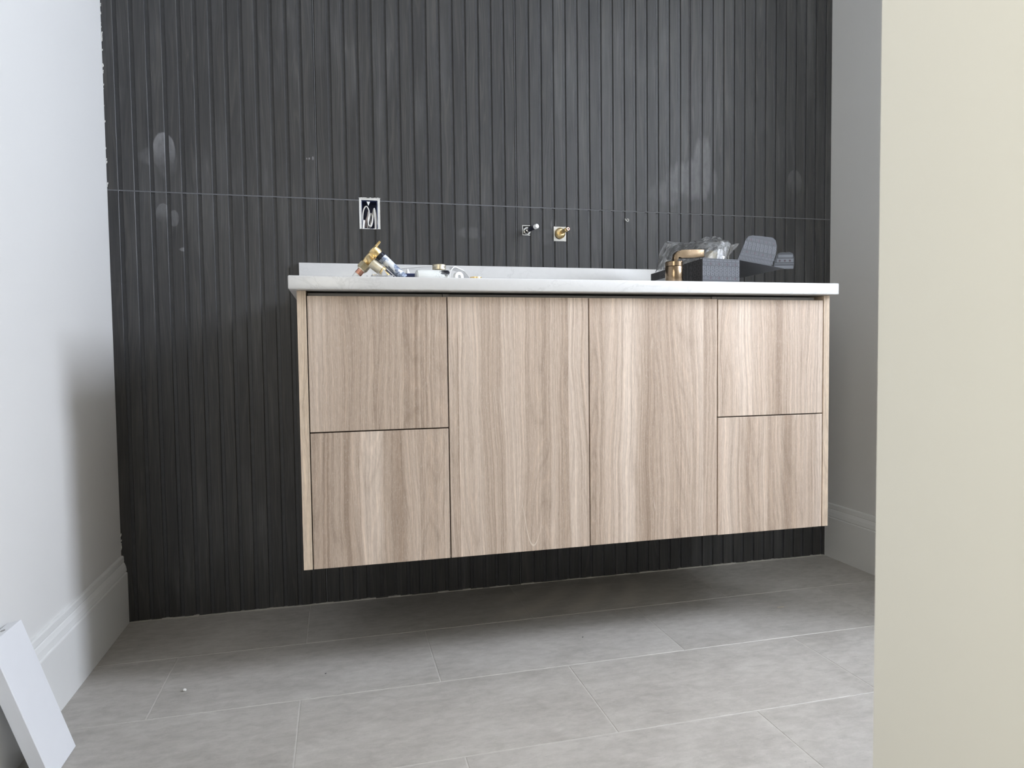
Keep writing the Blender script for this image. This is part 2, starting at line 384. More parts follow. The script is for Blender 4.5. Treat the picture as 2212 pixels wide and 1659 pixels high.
WY0, WY1, WZ0, WZ1 = -1.69, -1.10, 1.34, 2.32
bx(bm, XR, XR+.1, AY, 0.0034, 0, H); bx(bm, XR+.1, AX+.1, AY, AY+.1, 0, H)
bx(bm, AX, AX+.1, AN, WY0, 0, H); bx(bm, AX, AX+.1, WY1, AY, 0, H)
bx(bm, AX, AX+.1, WY0, WY1, 0, WZ0); bx(bm, AX, AX+.1, WY0, WY1, WZ1, H)
bx(bm, XR, AX+.1, AN-.1, AN, 0, H); bx(bm, XR, XR+.1, YF, AN-.1, 0, H)
structure(obj('wall_right', bm, M_paint))
def window_frame(name, rects, mat):
    bm = bmesh.new()
    for q in rects: bx(bm, *q, bevel=0.002, seg=1)
    return structure(obj(name, bm, mat))
e = 0.03
window_frame('window_1', [(AX+.02, AX+.07, WY0, WY0+e, WZ0, WZ1), (AX+.02, AX+.07, WY1-e, WY1, WZ0, WZ1),
    (AX+.02, AX+.07, WY0+e, WY1-e, WZ0, WZ0+e), (AX+.02, AX+.07, WY0+e, WY1-e, WZ1-e, WZ1)], M_trim)
window_frame('added_rear_window', [(-.07, -.02, LY0, LY0+e, LZ0, LZ1), (-.07, -.02, LY1-e, LY1, LZ0, LZ1),
    (-.07, -.02, LY0+e, LY1-e, LZ0, LZ0+e), (-.07, -.02, LY0+e, LY1-e, LZ1-e, LZ1)], M_trim)  # unseen frame added around the rear fill lamp
structure(obj('wall_front', box(-0.1, XR+.1, YF-.1, YF, 0, H), mat_wall('darkened_rear_wall', (0.30, 0.28, 0.25))))  # unseen wall, darkened to cut the bounce light
# end of the wall beside the doorway, close to the camera on the right
structure(obj('wall_entrance', box(1.124, XR, -1.73, -1.507, 0, H, bevel=0.0), mat_wall('cream_wall_paint', (0.785, 0.775, 0.715))))

# baseboards: stepped profile run along both side walls
prof = [(0, 0), (.0144, 0), (.0144, .1405), (.0138, .1425), (.0112, .1440), (.0112, .1455), (.0128, .1475), (.0110, .1600), (.0078, .1690), (.0060, .1710), (.0068, .1735), (.0064, .1860), (.0048, .1895), (0, .190)]
def base(name, pts, y0, y1):
    bm = prism(bmesh.new(), pts, y0, y1)
    return structure(obj(name, bm, M_trim))
base('baseboard_left', prof, YF, -0.0005)
base('baseboard_right', [(XR - x, z) for x, z in prof], -0.86, -0.0005)

# floor tiles: 600 x 300 mm in half bond, each an object on the grout bed
PITCH, TL, G2 = 0.2988, 0.6044, 0.0012
rows = [(0.004, -0.2817)] + [(-0.2817 - PITCH*k, -0.2817 - PITCH*(k+1)) for k in range(13)]
cache = {}
for k, (ya, yb) in enumerate(rows):
    x = (0.4980 if k % 2 == 0 else 0.1965) - TL
    XE = 2.90 if -1.75 < yb and ya < -0.5 else XR
    while x < XE:
        x0, x1 = max(x, 0.0), min(x + TL, XE)
        if x1 - x0 > 0.004 and yb > YF - 0.05:
            y1, y0 = (ya - G2 if k else ya), max(yb + G2, YF)
            a, b = x0 + G2, x1 - G2
            key = (round(b-a, 4), round(y1-y0, 4))
            if key not in cache:
                hx, hy = (b-a)/2, (y1-y0)/2; c = 0.0008
                V = [(-hx,-hy,-.006),(hx,-hy,-.006),(hx,hy,-.006),(-hx,hy,-.006),(-hx,-hy,-c),(hx,-hy,-c),(hx,hy,-c),(-hx,hy,-c),
                     (-hx+c,-hy+c,0),(hx-c,-hy+c,0),(hx-c,hy-c,0),(-hx+c,hy-c,0)]
                F = [(3,2,1,0),(8,9,10,11)] + [(i,(i+1)%4,4+(i+1)%4,4+i) for i in range(4)] + [(4+i,4+(i+1)%4,8+(i+1)%4,8+i) for i in range(4)]
                me = bpy.data.meshes.new('floor_tile'); me.from_pydata(V, [], F); me.materials.append(M_floor); cache[key] = me
            o = bpy.data.objects.new('floor_tile', cache[key]); COL.objects.link(o); o.parent = floor
            o.location = ((a+b)/2, (y0+y1)/2, 0.0)
        x += TL
# ragged light grout line where the tiled wall meets the floor
bm = bmesh.new(); x = 0.016
while x < XR - .016:
    d = random.uniform(.012, .05); h = random.uniform(.001, .0045)
    bx(bm, x, min(x+d, XR-.016), -0.0025 - random.uniform(0, .002), 0.004, 0.0002, h); x += d
obj('floor_edge_grout', bm, M_fgrout, wall_back, kind='stuff')

# fluted black tiles: every flute of the wall is a slat of its own
S0, SP, GR = -0.0123, 0.0397, 0.0098
ZJ = 1.1903
ch = 0.0011
def slat_mesh(wd, z0, z1):
    sec = [(-wd/2, .0042), (-wd/2, ch), (-wd/2+ch, 0), (wd/2-ch, 0), (wd/2, ch), (wd/2, .0042)]
    V = [(x, y, z0) for x, y in sec] + [(x, y, z1) for x, y in sec]
    F = [(5,4,3,2,1,0), (6,7,8,9,10,11)] + [(i, i+1, i+7, i+6) for i in range(5)] + [(5, 0, 6, 11)]
    me = bpy.data.meshes.new('slat'); me.from_pydata(V, [], F); me.materials.append(M_slat); return me
smesh = {}
for n in range(1, 59):
    x0 = max(S0 + SP*(n-1) + GR, 0.0); x1 = min(S0 + SP*n, XR)
    if n in (15, 30, 45): x0 -= 0.004          # groove is narrower where two tiles meet
    if x1 - x0 < 0.004: continue
    for z0, z1 in ((0.003, ZJ - .0017), (ZJ + .0017, H - .002)):
        if any(h[0] < x1 and h[1] > x0 and h[2] < z1 and h[3] > z0 for h in HOLES):
            obj('slat', holed(bmesh.new(), x0, x1, z0, z1, 0.0, 0.0042, HOLES), M_slat, wall_back); continue
        key = (round(x1-x0, 4), z0)
        if key not in smesh: smesh[key] = slat_mesh(x1-x0, z0, z1)
        o = bpy.data.objects.new('slat', smesh[key]); COL.objects.link(o); o.parent = wall_back; o.location = ((x0+x1)/2, 0, 0)
bm = holed(bmesh.new(), 0.0, XR, ZJ-.0016, ZJ+.0016, 0.0006, 0.0042, HOLES)
obj('grout_joint', bm, M_grout, wall_back)
for n in (14, 29, 44):
    xx = S0 + SP*n
    obj('grout_joint', holed(bmesh.new(), xx+.0022, xx+.0040, .003, H-.002, .0012, .0042, HOLES), M_grout, wall_back)
# bits of broken white edge and filler in the left corner
bm = bmesh.new()
for z in [1.585, 1.59, 1.6, 1.603, 1.62, 1.63, 1.655, 1.56, 1.50, 1.505, 1.30, 1.20] + [random.uniform(1.2, 1.69) for _ in range(14)] + [random.uniform(.2, .255) for _ in range(12)]:
    r = random.uniform(.0008, .0018); lathe(bm, (random.uniform(.0004, .0022), -0.001, z), (.15, .1, 1), [(-r*2.5, r*.3), (0, r*.9), (r*2.2, r*.4)], 6)
obj('plaster_chip', bm, M_plaster, wall_left, kind='stuff')

# ------------------------------------------------------------------ vanity cabinet
PL, PR, ZB, ZT, D, CB, CT = .5092, 1.8557, .2641, .8665, .5277, .8785, .908
g0, g1, g2, g3, g4, ZS = .5299, .8367, 1.1797, 1.5254, 1.8370, .5671
van = thing('vanity_cabinet', 'wall-hung taupe woodgrain bathroom vanity with two doors and four drawers', 'cabinet', ((PL+PR)/2, -.26, ZB))
obj('carcass', box(g0-.001, g4+.001, -.505, -.003, ZB+.004, ZT-.014), M_dark, van)
k = 1
for x0, x1 in ((PL, g0-.0016), (g4+.0012, PR)):
    o = obj('side_panel', box(x0, x1, -D, -.003, ZB, CB-.0004, bevel=.0005, seg=1), M_oak2, van); o.pass_index = k; k += 1
def front(name, x0, x1, z0, z1, idx):
    o = obj(name, box(x0, x1, -D, -D+.018, z0, z1, bevel=.0009, seg=2), M_oak, van); o.pass_index = idx; return o
h = .0014
front('drawer_front', g0+h*.4, g1-h, ZS+h, ZT, 3); front('drawer_front', g0+h*.4, g1-h, ZB, ZS-h, 4)
front('door', g1+h, g2-h, ZB, ZT+.0004, 5); front('door', g2+h, g3-h, ZB+.001, ZT+.0002, 6)
front('drawer_front', g3+h, g4-h, ZS+h, ZT-.001, 7); front('drawer_front', g3+h, g4-h, ZB, ZS-h, 8)
for x0, x1, dy in ((g0+.001, .8285, 0), (.8300, .8440, -.001), (.8450, 1.520, .004), (1.521, 1.534, -.001), (1.5355, 1.8235, 0)):
    obj('top_rail', box(x0, x1, -.507+dy, -.49, ZT-.013, CB-.0042), M_rail, van)

counter = obj('countertop', box(.4932, 1.8644, -.5525, -.003, CB, CT, bevel=.0028, seg=3), M_quartz, origin=(1.18, -.27, CB), smooth=True)
tag(counter, 'white quartz worktop with faint grey veins lying on the wall-hung vanity', 'countertop')
splash = obj('backsplash', box(.4915, 1.8630, -.0205, -.0012, CT+.0002, 1.0025, bevel=.0012, seg=2), M_quartz, origin=(1.18, -.01, CT), smooth=True)
tag(splash, 'low white quartz upstand along the black tiled wall behind the worktop', 'backsplash')

# ------------------------------------------------------------------ wall fittings
x0, x1, z0, z1 = HOLES[0]
eb = thing('electrical_box', 'open blue electrical box in the tiled wall with coiled white cables', 'socket box', ((x0+x1)/2, .02, (z0+z1)/2))
bm = bmesh.new(); t = .002; a0, a1, c0, c1 = x0+.0075, x1-.0085, z0+.0005, z1-.006
bx(bm, a0, a1, .052, .054, c0, c1); bx(bm, a0, a0+t, .006, .052, c0, c1); bx(bm, a1-t, a1, .006, .052, c0, c1)
bx(bm, a0+t, a1-t, .006, .052, c1-t, c1); bx(bm, a0+t, a1-t, .006, .052, c0, c0+t)
obj('box_body', bm, M_navy, eb)
bm = bmesh.new(); random.seed(3)        # broken pale edge of the cut tile around the box
bx(bm, x0+.0003, x0+.0068, .001, .012, z0+.0005, z1-.0005); bx(bm, x1-.0075, x1-.0003, .001, .012, z0+.0005, z1-.0005)
bx(bm, x0+.0068, x1-.0075, .001, .012, z1-.0055, z1-.0005)
for i in range(14):
    q = x0 + (x1-x0)*i/14; bx(bm, q, q+.005, -.0006, .006, z1-.001, z1+random.uniform(0, .0022))
for i in range(12):
    q = x0 + (x1-x0)*i/12; bx(bm, q, q+.0045, -.0004, .004, z0-.0008, z0+random.uniform(0, .0012))
bmesh.ops.triangulate(bm, faces=bm.faces[:])
for v in bm.verts: v.co.x += random.uniform(-.0005, .0005); v.co.z += random.uniform(-.0005, .0005)
obj('cut_edge', bm, M_plaster, eb)
obj('mounting_tab', prism(bmesh.new(), [(.6865, c1-.003), (.6965, c1-.003), (.6915, c1-.0155)], .006, .009), M_white, eb)
def wire(pts, rad, mat, y=.014):
    P = smoothpts([(x0 + (x1-x0)*(.02+.99*a), y - .007 + dy*.7, z1 - (z1-z0)*b) for a, b, dy in pts], 7)
    obj('cable', sweep(bmesh.new(), P, rad*1.35, 8), mat, eb, smooth=True)
wire([(.14, .985, .004), (.145, .62, .0), (.20, .38, -.004), (.32, .265, -.006), (.43, .36, -.004), (.46, .55, 0), (.42, .75, .004), (.37, .985, .008)], .0013, M_cable)
wire([(.30, .93, .010), (.33, .72, .008), (.41, .55, .006), (.44, .50, .012)], .0012, M_cable2)
wire([(.22, .985, .012), (.25, .80, .01), (.38, .55, .012), (.42, .40, .016)], .0011, M_cable2)
wire([(.44, .45, .004), (.40, .70, .0), (.42, .86, -.004), (.50, .90, -.006), (.57, .80, -.004), (.63, .58, 0), (.68, .36, .004), (.72, .30, .008)], .0015, M_cable)
wire([(.46, .93, .002), (.55, .90, -.001), (.61, .76, .0), (.66, .55, .002), (.69, .33, .006)], .0013, M_cable)
wire([(.52, .84, .008), (.50, .60, .006), (.55, .47, .006), (.60, .60, .006), (.58, .80, .010)], .0010, M_cable)
wire([(.70, .31, -.001), (.72, .52, -.003), (.74, .75, -.003), (.74, .985, -.001)], .0014, M_cable)
wire([(.74, .34, .002), (.79, .55, .0), (.82, .78, 0), (.80, .985, .002)], .0012, M_cable)
wire([(.17, .985, -.003), (.19, .80, -.003), (.21, .72, 0)], .0022, M_white)

x0, x1, z0, z1 = HOLES[1]
cs = thing('pipe_stub', 'chrome water pipe stub with a dark sleeve and white cap, left of the brass one', 'pipe', (1.176, .0, 1.119))
bm = bmesh.new()
for q in ((x0+.0003, x0+.0022, z0, z1), (x0+.0022, x1-.003, z1-.002, z1-.0003), (x0+.0022, x1-.003, z0+.0003, z0+.0022)):
    bx(bm, q[0], q[1], .0005, .02, q[2], q[3])
bx(bm, x0+.0022, x1-.0005, .03, .034, z0+.003, z1-.003)
obj('cut_edge', bm, M_plaster, cs)
obj('escutcheon_ring', lathe(bmesh.new(), (1.1755, .006, 1.1165), (0, -1, 0), [(0, .0075), (0, .0118), (.006, .0118), (.006, .0075)], 28, caps=False), M_chrome, cs, smooth=True)
ax = Vector((1.1915-1.1765, -.0465, 1.1215-1.117))
obj('pipe', lathe(bmesh.new(), (1.1765, .028, 1.117), (0, -1, 0), [(0, .0058), (.044, .0058), (.044, .0048), (.055, .0048)], 20), M_chrome, cs, smooth=True)
obj('sleeve', lathe(bmesh.new(), (1.1765, -.020, 1.117), ax, [(0, .0066), (.034, .0066)], 20), M_pipeend, cs, smooth=True)
obj('end_cap', lathe(bmesh.new(), Vector((1.1765, -.020, 1.117)) + ax.normalized()*.0335, ax, [(0, .0074), (.010, .0074), (.0125, .0055)], 20), M_white, cs, smooth=True)

x0, x1, z0, z1 = HOLES[2]
bs = thing('pipe_stub', 'brass water outlet with a slim copper tube on a square white patch', 'pipe', (1.2835, 0, 1.113))
bm = bmesh.new(); bx(bm, x0+.0004, x1-.0004, .0012, .02, z0+.0004, z1-.0004)
obj('backing_patch', bm, M_plaster, bs)
obj('gap_ring', lathe(bmesh.new(), (1.2815, .0010, 1.1090), (0, -1, 0), [(0, .0150), (.0006, .0150)], 28), M_dark, bs)
obj('fitting', lathe(bmesh.new(), (1.2835, .0005, 1.1125), (.10, -1, .05), [(0, .0170), (.004, .0170), (.009, .0150), (.012, .0115), (.013, .0060)], 32), M_brass, bs, smooth=True)
ax = Vector((1.2965-1.2845, -.0585, 1.1195-1.1140))
obj('tube', lathe(bmesh.new(), (1.2845, -.0075, 1.1140), ax, [(0, .0066), (.034, .0066), (.036, .0046), (.044, .0046), (.044, .0030), (.020, .0028)], 20, caps=False), M_brass, bs, smooth=True)
obj('tube_lip', lathe(bmesh.new(), Vector((1.2845, -.0075, 1.1140)) + ax.normalized()*.0425, ax, [(0, .0050), (.002, .0050), (.002, .0029), (0, .0029)], 20, caps=False), M_copper, bs, smooth=True)
obj('bore', lathe(bmesh.new(), Vector((1.2845, -.0075, 1.1140)) + ax.normalized()*.030, ax, [(0, .0028), (.002, .0028)], 16), M_dark, bs)

o = obj('wall_anchor', sweep(bmesh.new(), smoothpts([(1.5055, .001, 1.166), (1.5060, -.004, 1.1605), (1.5095, -.008, 1.1565), (1.5135, -.008, 1.1575), (1.5150, -.005, 1.1635), (1.5120, -.001, 1.1650), (1.5105, .001, 1.1600)], 6), .0012, 8), M_plaster, origin=(1.51, 0, 1.16), smooth=True)
tag(o, 'tiny curl of grey wire poking out of the black tiled wall', 'wire')

# ------------------------------------------------------------------ things on the worktop, left to right
V3 = Vector
Y = -.42
vl = thing('mixer_valve', 'brass rough-in mixer valve with a plaster-smeared pipe lying on the worktop', 'valve', (.69, Y, CT))
da = V3((.0480, 0, -.0459)).normalized(); dp = V3((-.0414, 0, -.0490)).normalized()     # pipe direction, flange direction
obj('flange', sweep(bmesh.new(), [V3((.6960, Y, 1.0050)), V3((.6925, Y, 1.0005)), V3((.675, Y, .9800)), V3((.6635, Y, .9660))], [.0024, .0031, .0034, .0030], 12), M_brass, vl, smooth=True)
p = V3((.6780, Y, .9850)); q = V3((.6944, Y, .9727)); L = (q-p).length
obj('cartridge_housing', lathe(bmesh.new(), p - da*.002, da, [(0, .0110), (.003, .0138), (.0165, .0142), (.018, .0132), (.0205, .0132), (.0208, .0112)], 36), M_brass, vl, smooth=True)
obj('pipe_collar', lathe(bmesh.new(), q - da*.002, da, [(0, .0112), (.0105, .0112)], 30), M_pipeend, vl, smooth=True)
obj('pipe', lathe(bmesh.new(), q + da*.0085, da, [(0, .0108), (.0700, .0108)], 30), M_pipe, vl, smooth=True)
obj('valve_body', sweep(bmesh.new(), smoothpts([V3((.6825, Y, .9790)), V3((.6735, Y, .9680)), V3((.6655, Y, .9585)), V3((.6595, Y, .9505))], 4), [.0095]*4+[.0100]*5+[.0092]*4, 18), M_brass, vl, smooth=True)
obj('hex_nut', lathe(bmesh.new(), V3((.6625, Y, .9515)), dp, [(0, .0118), (.0010, .0134), (.0150, .0134), (.0165, .0118)], 6, phase=.35), M_nut, vl)
obj('washer', lathe(bmesh.new(), V3((.6525, Y, .9385)), dp, [(0, .0110), (.0028, .0110)], 24), M_brass2, vl, smooth=True)
obj('copper_stub', lathe(bmesh.new(), V3((.6510, Y, .9365)), dp, [(0, .0086), (.0130, .0086)], 24), M_copper, vl, smooth=True)
obj('white_plug', lathe(bmesh.new(), V3((.6430, Y, .9270)), dp, [(0, .0080), (.0100, .0078), (.0180, .0060)], 24), M_white, vl, smooth=True)
dc = V3((.0232, 0, -.0171)).normalized(); c0 = V3((.6728, Y-.018, .9525))
obj('side_outlet', lathe(bmesh.new(), c0, dc, [(0, .0098), (.0020, .0118), (.0285, .0118)], 30), M_brass2, vl, smooth=True)
obj('collar_ring', lathe(bmesh.new(), c0 + dc*.0285, dc, [(0, .0100), (.0008, .0118), (.0070, .0118), (.0085, .0105), (.0090, .0080)], 30), M_brass, vl, smooth=True)
obj('spindle', lathe(bmesh.new(), c0 + dc*.0370, dc, [(0, .0052), (.0100, .0050), (.0240, .0030)], 18), M_brass, vl, smooth=True)
obj('bridge', sweep(bmesh.new(), [c0 + dc*.004, V3((.6700, Y-.006, .9640)), V3((.6700, Y, .9650))], .0080, 16), M_brass, vl, smooth=True)
obj('lower_sleeve', lathe(bmesh.new(), V3((.7045, Y-.004, .9345)), V3((.7, 0, -.62)), [(0, .0070), (.0280, .0070)], 20), M_pipeend, vl, smooth=True)

random.seed(11)                         # scraps of clear wrapping under the valve
bm = bmesh.new(); bmesh.ops.create_grid(bm, x_segments=9, y_segments=7, size=.5)
for v in bm.verts:
    v.co = V3((.690 + v.co.x*.060, -.470 + v.co.y*.050, CT + .0006 + abs(random.gauss(0, .007)) + .008*max(0, 1-3*abs(v.co.x))))
o = obj('plastic_wrap', bm, M_bag, origin=(.69, -.47, CT)); tag(o, 'crumpled scrap of clear plastic wrap under the brass valve', 'wrapping')

nz_ = thing('plastic_nozzle', 'small navy plastic block with a pointed white tip behind the valve pipe', 'nozzle', (.772, -.38, CT))
obj('block', box(.7560, .7850, -.395, -.365, CT+.0002, .9340, bevel=.0015), M_navy, nz_)
obj('tip', lathe(bmesh.new(), (.7640, -.378, .9340), (0, 0, 1), [(0, .0062), (.004, .0048), (.0130, .0010)], 18), M_white, nz_, smooth=True)

bl = thing('blister_pack', 'arched clear plastic blister shell behind the white tube', 'packaging', (.835, -.34, CT))
arc = smoothpts([(.7330, CT+.001), (.7400, .935), (.7488, .9479), (.773, .9511), (.8011, .9541), (.8257, .9553), (.8627, .956), (.880, .9554), (.8963, .951), (.9078, .9445), (.9202, .9305), (.930, .915), (.932, CT+.001)], 4) if False else None
A2 = [(.7330, CT+.001), (.7400, .935), (.7488, .9475), (.773, .9511), (.8011, .9541), (.8257, .9553), (.8627, .956), (.880, .9554), (.8963, .951), (.9078, .9445), (.9202, .9305), (.930, .915), (.932, CT+.001)]
P3 = smoothpts([(a, -.36, b) for a, b in A2], 4)
bm = bmesh.new(); ra = [bm.verts.new(p_) for p_ in P3]; rb = [bm.verts.new(p_ + V3((0, .055, 0))) for p_ in P3]
for i in range(len(P3)-1): bm.faces.new((ra[i], ra[i+1], rb[i+1], rb[i]))
obj('shell', bm, M_blister, bl, smooth=True)
obj('rim', sweep(bmesh.new(), P3, .0005, 6), M_rail, bl, smooth=True)

tb = thing('sealant_tube', 'short milky white tube with a splashed black print lying on the worktop', 'tube', (.83, -.41, CT))
lathe_p = [(0, .0120), (.003, .0155), (.010, .0168), (.080, .0168), (.0815, .0160)]
obj('barrel', lathe(bmesh.new(), (.7800, -.412, CT+.0169), (1, 0.10, 0), lathe_p, 32), M_tube, tb, smooth=True)
obj('end_hoop', sweep(bmesh.new(), smoothpts([(.8598, -.425, CT+.001), (.8612, -.425, .930), (.8655, -.425, .941), (.8742, -.420, .9482), (.886, -.415, .9450), (.8986, -.412, .9400)], 5), .0012, 8), M_white, tb, smooth=True)

rg = obj('tape_roll', lathe(bmesh.new(), (.8745, -.452, CT+.0122), (.38, -.92, .0), [(0, .0048), (0, .0118), (.010, .0118), (.010, .0048), (0, .0048)], 36, caps=False), M_white, origin=(.877, -.456, CT), smooth=True)
tag(rg, 'small white roll of thread tape standing at the end of the white tube', 'tape roll')

cp = thing('brass_plug', 'round pale brass plug with a wide head standing behind the white tube', 'plug', (.8468, -.345, CT))
obj('cap', lathe(bmesh.new(), (.8468, -.345, .9490), (0, 0, 1), [(0, .0155), (.0010, .0170), (.0120, .0170), (.0138, .0155)], 40), M_brass2, cp, smooth=True)
obj('stem', lathe(bmesh.new(), (.8468, -.345, CT+.0002), (0, 0, 1), [(0, .0120), (.0410, .0120)], 30), M_nut, cp, smooth=True)

br = obj('brass_ring', lathe(bmesh.new(), (.9200, -.450, CT+.0002), (0, 0, 1), [(0, .0100), (0, .0142), (.0128, .0142), (.0128, .0100), (0, .0100)], 36, caps=False), M_brass, origin=(.92, -.45, CT), smooth=True)
tag(br, 'low brass ring lying flat on the worktop, right of the white tape roll', 'ring')

lv = thing('lever_handle', 'champagne bronze lever handle standing upright in front of the patterned box', 'faucet handle', (1.4190, -.5, CT))
cx_, cy_ = 1.4192, -.500
obj('body', lathe(bmesh.new(), (cx_, cy_, CT+.0002), (0, 0, 1), [(0, .0212), (.0012, .0220), (.0395, .0220), (.0405, .0214)], 48), M_bronze, lv, smooth=True)
obj('cap_ring', lathe(bmesh.new(), (cx_, cy_, CT+.0413), (0, 0, 1), [(0, .0212), (.0006, .0220), (.0105, .0220), (.0122, .0206), (.0125, .0140)], 48), M_bronze, lv, smooth=True)
outer = [(1.4170, .9600), (1.4172, .9730), (1.4192, .9795), (1.4232, .9850), (1.4290, .9888), (1.4380, .9908), (1.4700, .9925), (1.5000, .9940)]
inner = [(1.5012, .9930), (1.5014, .9745), (1.5000, .9736), (1.4700, .9722), (1.4400, .9708), (1.4330, .9708), (1.4295, .9750), (1.4270, .9740), (1.4262, .9690), (1.4265, .9600)]
bm = prism(bmesh.new(), outer + inner, -.506, -.492)
es = [e for e in bm.edges if abs(e.verts[0].co.y - e.verts[1].co.y) < 1e-6]
bmesh.ops.bevel(bm, geom=es, offset=.0022, segments=3, profile=.5, affect='EDGES')
obj('lever', bm, M_bronze, lv, smooth=True)

# ---- patterned carton with its lid open, and the bag of parts in it
A = V3((1.490, -.515, 0)); B = V3((1.608, -.495, 0)); LD = V3((.024, .345, 0)); BT = .9710
ct = thing('carton', 'open grey patterned cardboard box with lid flaps folded out, holding a clear bag', 'box', (1.56, -.33, CT))
def at(p, z): return V3((p.x, p.y, z))
def panel(p, q, z0, z1, mat, name, th=.0012):
    return obj(name, slab(bmesh.new(), [at(p, z0), at(q, z0), at(q, z1), at(p, z1)], -th), mat, ct)
zb = CT + .0005
panel(A, B, zb, BT, M_carton, 'front_wall'); panel(A + LD, A, zb, BT-.002, M_carton_d, 'side_wall')
panel(B, B + LD, zb, BT-.002, M_carton_d, 'side_wall'); panel(B + LD, A + LD, zb, BT-.002, M_carton_d, 'back_wall')
obj('base', slab(bmesh.new(), [at(A, zb), at(B, zb), at(B+LD, zb), at(A+LD, zb)], .001), M_carton_d, ct)
ld = V3((.128, -.004, -.0200)); R0 = at(B, BT-.001) + V3((.002, .002, 0)); R1 = at(B + LD*.97, BT-.001)
obj('lid', slab(bmesh.new(), [R0, R0+ld, R1+ld, R1], .0012), M_carton_d, ct)
# dust flap standing on the near edge of the lid, tuck flap on its far edge
fo = R0 + V3((-.008, -.0015, .0010)); fx = ld.normalized(); fz = V3((.12, .10, .99)).normalized()
fl2d = [(.000, 0), (.098, 0), (.110, .030), (.1125, .056), (.108, .071), (.098, .077), (.040, .072), (.029, .068), (.021, .058)]
obj('dust_flap', slab(bmesh.new(), [fo + fx*a + fz*b for a, b in fl2d], .001), M_carton, ct)
tk0 = R0 + ld; td = V3((.32, .94, 0)).normalized()
tu = V3((.02, 0, 1)).normalized(); te = V3((.94, -.22, 0)).normalized()
tuck2 = [(.004, 0), (.060, 0), (.063, .028), (.058, .042), (.050, .046), (.022, .045), (.012, .036)]
to_ = tk0 + V3((.004, .060, .006))
obj('tuck_flap', slab(bmesh.new(), [to_ + te*a + tu*b for a, b in tuck2], .001), M_carton, ct)
obj('side_flap', slab(bmesh.new(), [at(B, .945)+V3((.003,.06,0)), at(B, .945)+V3((.022,.06,-.004)), at(B, .928)+V3((.040,.06,0)), at(B, CT+.001)+V3((.055,.06,0)), at(B, CT+.001)+V3((.003,.06,0))], .001), M_carton_d, ct)
obj('label', slab(bmesh.new(), [at(A+LD*.985, CT+.004), at(A+LD*.66, CT+.004), at(A+LD*.66, .946), at(A+LD*.985, .946)], .0004), M_label, ct).location.x -= .0006

font_cache = {}
def glyph(chs):
    if chs not in font_cache:
        cu = bpy.data.curves.new('glyph', 'FONT'); cu.body = chs; cu.size = 1.0; cu.resolution_u = 2
        ob = bpy.data.objects.new('glyph', cu); COL.objects.link(ob)
        bpy.context.view_layer.update()
        me = bpy.data.meshes.new_from_object(ob.evaluated_get(bpy.context.evaluated_depsgraph_get()))
        xs = [v.co.x for v in me.vertices]; ys = [v.co.y for v in me.vertices]
        V = [((v.co.x-min(xs))/(max(xs)-min(xs)+1e-9), (v.co.y-min(ys))/(max(ys)-min(ys)+1e-9)) for v in me.vertices]
        F = [tuple(p.vertices) for p in me.polygons]
        bpy.data.objects.remove(ob); bpy.data.curves.remove(cu); bpy.data.meshes.remove(me)
        font_cache[chs] = (V, F)
    return font_cache[chs]
def put(bm, chs, o, ex, ez, x, z, w_, h_, flip=False):
    V, F = glyph(chs)
    vs = [bm.verts.new(o + ex*(x + w_*a) + ez*(z + h_*((1-b) if flip else b))) for a, b in V]
    for f in F:
        try: bm.faces.new([vs[i] for i in f])
        except ValueError: pass
def quad(bm, o, ex, ez, x, z, w_, h_):
    bm.faces.new([bm.verts.new(o + ex*a + ez*b) for a, b in ((x, z), (x+w_, z), (x+w_, z+h_), (x, z+h_))])
def disc(bm, o, ex, ez, x, z, rr):
    bm.faces.new([bm.verts.new(o + ex*(x+rr*math.cos(i*math.pi/6)) + ez*(z+rr*math.sin(i*math.pi/6))) for i in range(12)])
def pattern(name_parent, o, ex, ez, W, top, cols, edge=True, rows_=2):
    """printed ornament: dashes, a row of Y branches with buds, rows of B, mirrored below"""
    bm = bmesh.new(); bd = bmesh.new(); p = W/cols; z = top
    if edge:
        for i in range(cols*4): quad(bm, o, ex, ez, i*p/4+.0005, z-.0014, p/8, .0011)
        for i in range(cols): quad(bm, o, ex, ez, i*p+.0010, z-.0068, p*.82, .0014); quad(bm, o, ex, ez, i*p+.0010, z-.0046, p*.82, .0009)
        z -= .0088
    def yrow(zz, flip):
        for i in range(cols):
            put(bm, 'Y', o, ex, ez, i*p+p*.06, zz, p*.50, .0090, flip); quad(bm, o, ex, ez, i*p+p*.60, zz, p*.12, .0084); quad(bm, o, ex, ez, i*p+p*.82, zz, p*.12, .0084)
        for i in range(1, cols, 2): disc(bd, o - V3((0, .0002, 0)), ex, ez, i*p+p*.92, zz+.0042, .0034)
    yrow(z-.0090, False); z -= .0106
    for i in range(cols): put(bm, 'B', o, ex, ez, i*p+p*.07, z-.0112, p*.84, .0110)
    quad(bm, o, ex, ez, 0, z-.0122, W, .0004); z -= .0132
    for i in range(cols): put(bm, 'B', o, ex, ez, i*p+p*.07, z-.0110, p*.84, .0110, True)
    z -= .0120; yrow(z-.0090, True)
    return bm, bd, z - .0090
ex = (B - A).normalized(); nrm = V3((ex.y, -ex.x, 0)); ez = V3((0, 0, 1))
fw = [o_ for o_ in ct.children if o_.name.startswith('front_wall')][0]
bm, bd, _ = pattern(ct, at(A, BT) + nrm*.0003, ex, ez, (B-A).length, 0, 9)
obj('printed_letters', bm, M_print, fw, kind='stuff'); obj('printed_buds', bd, M_maroon, fw, kind='stuff')
fo2 = fo + fx*.0 + V3((.02, -.0012, 0)); df = [o_ for o_ in ct.children if o_.name.startswith('dust_flap')][0]
nf = fx.cross(fz).normalized(); nf = nf if nf.y < 0 else -nf
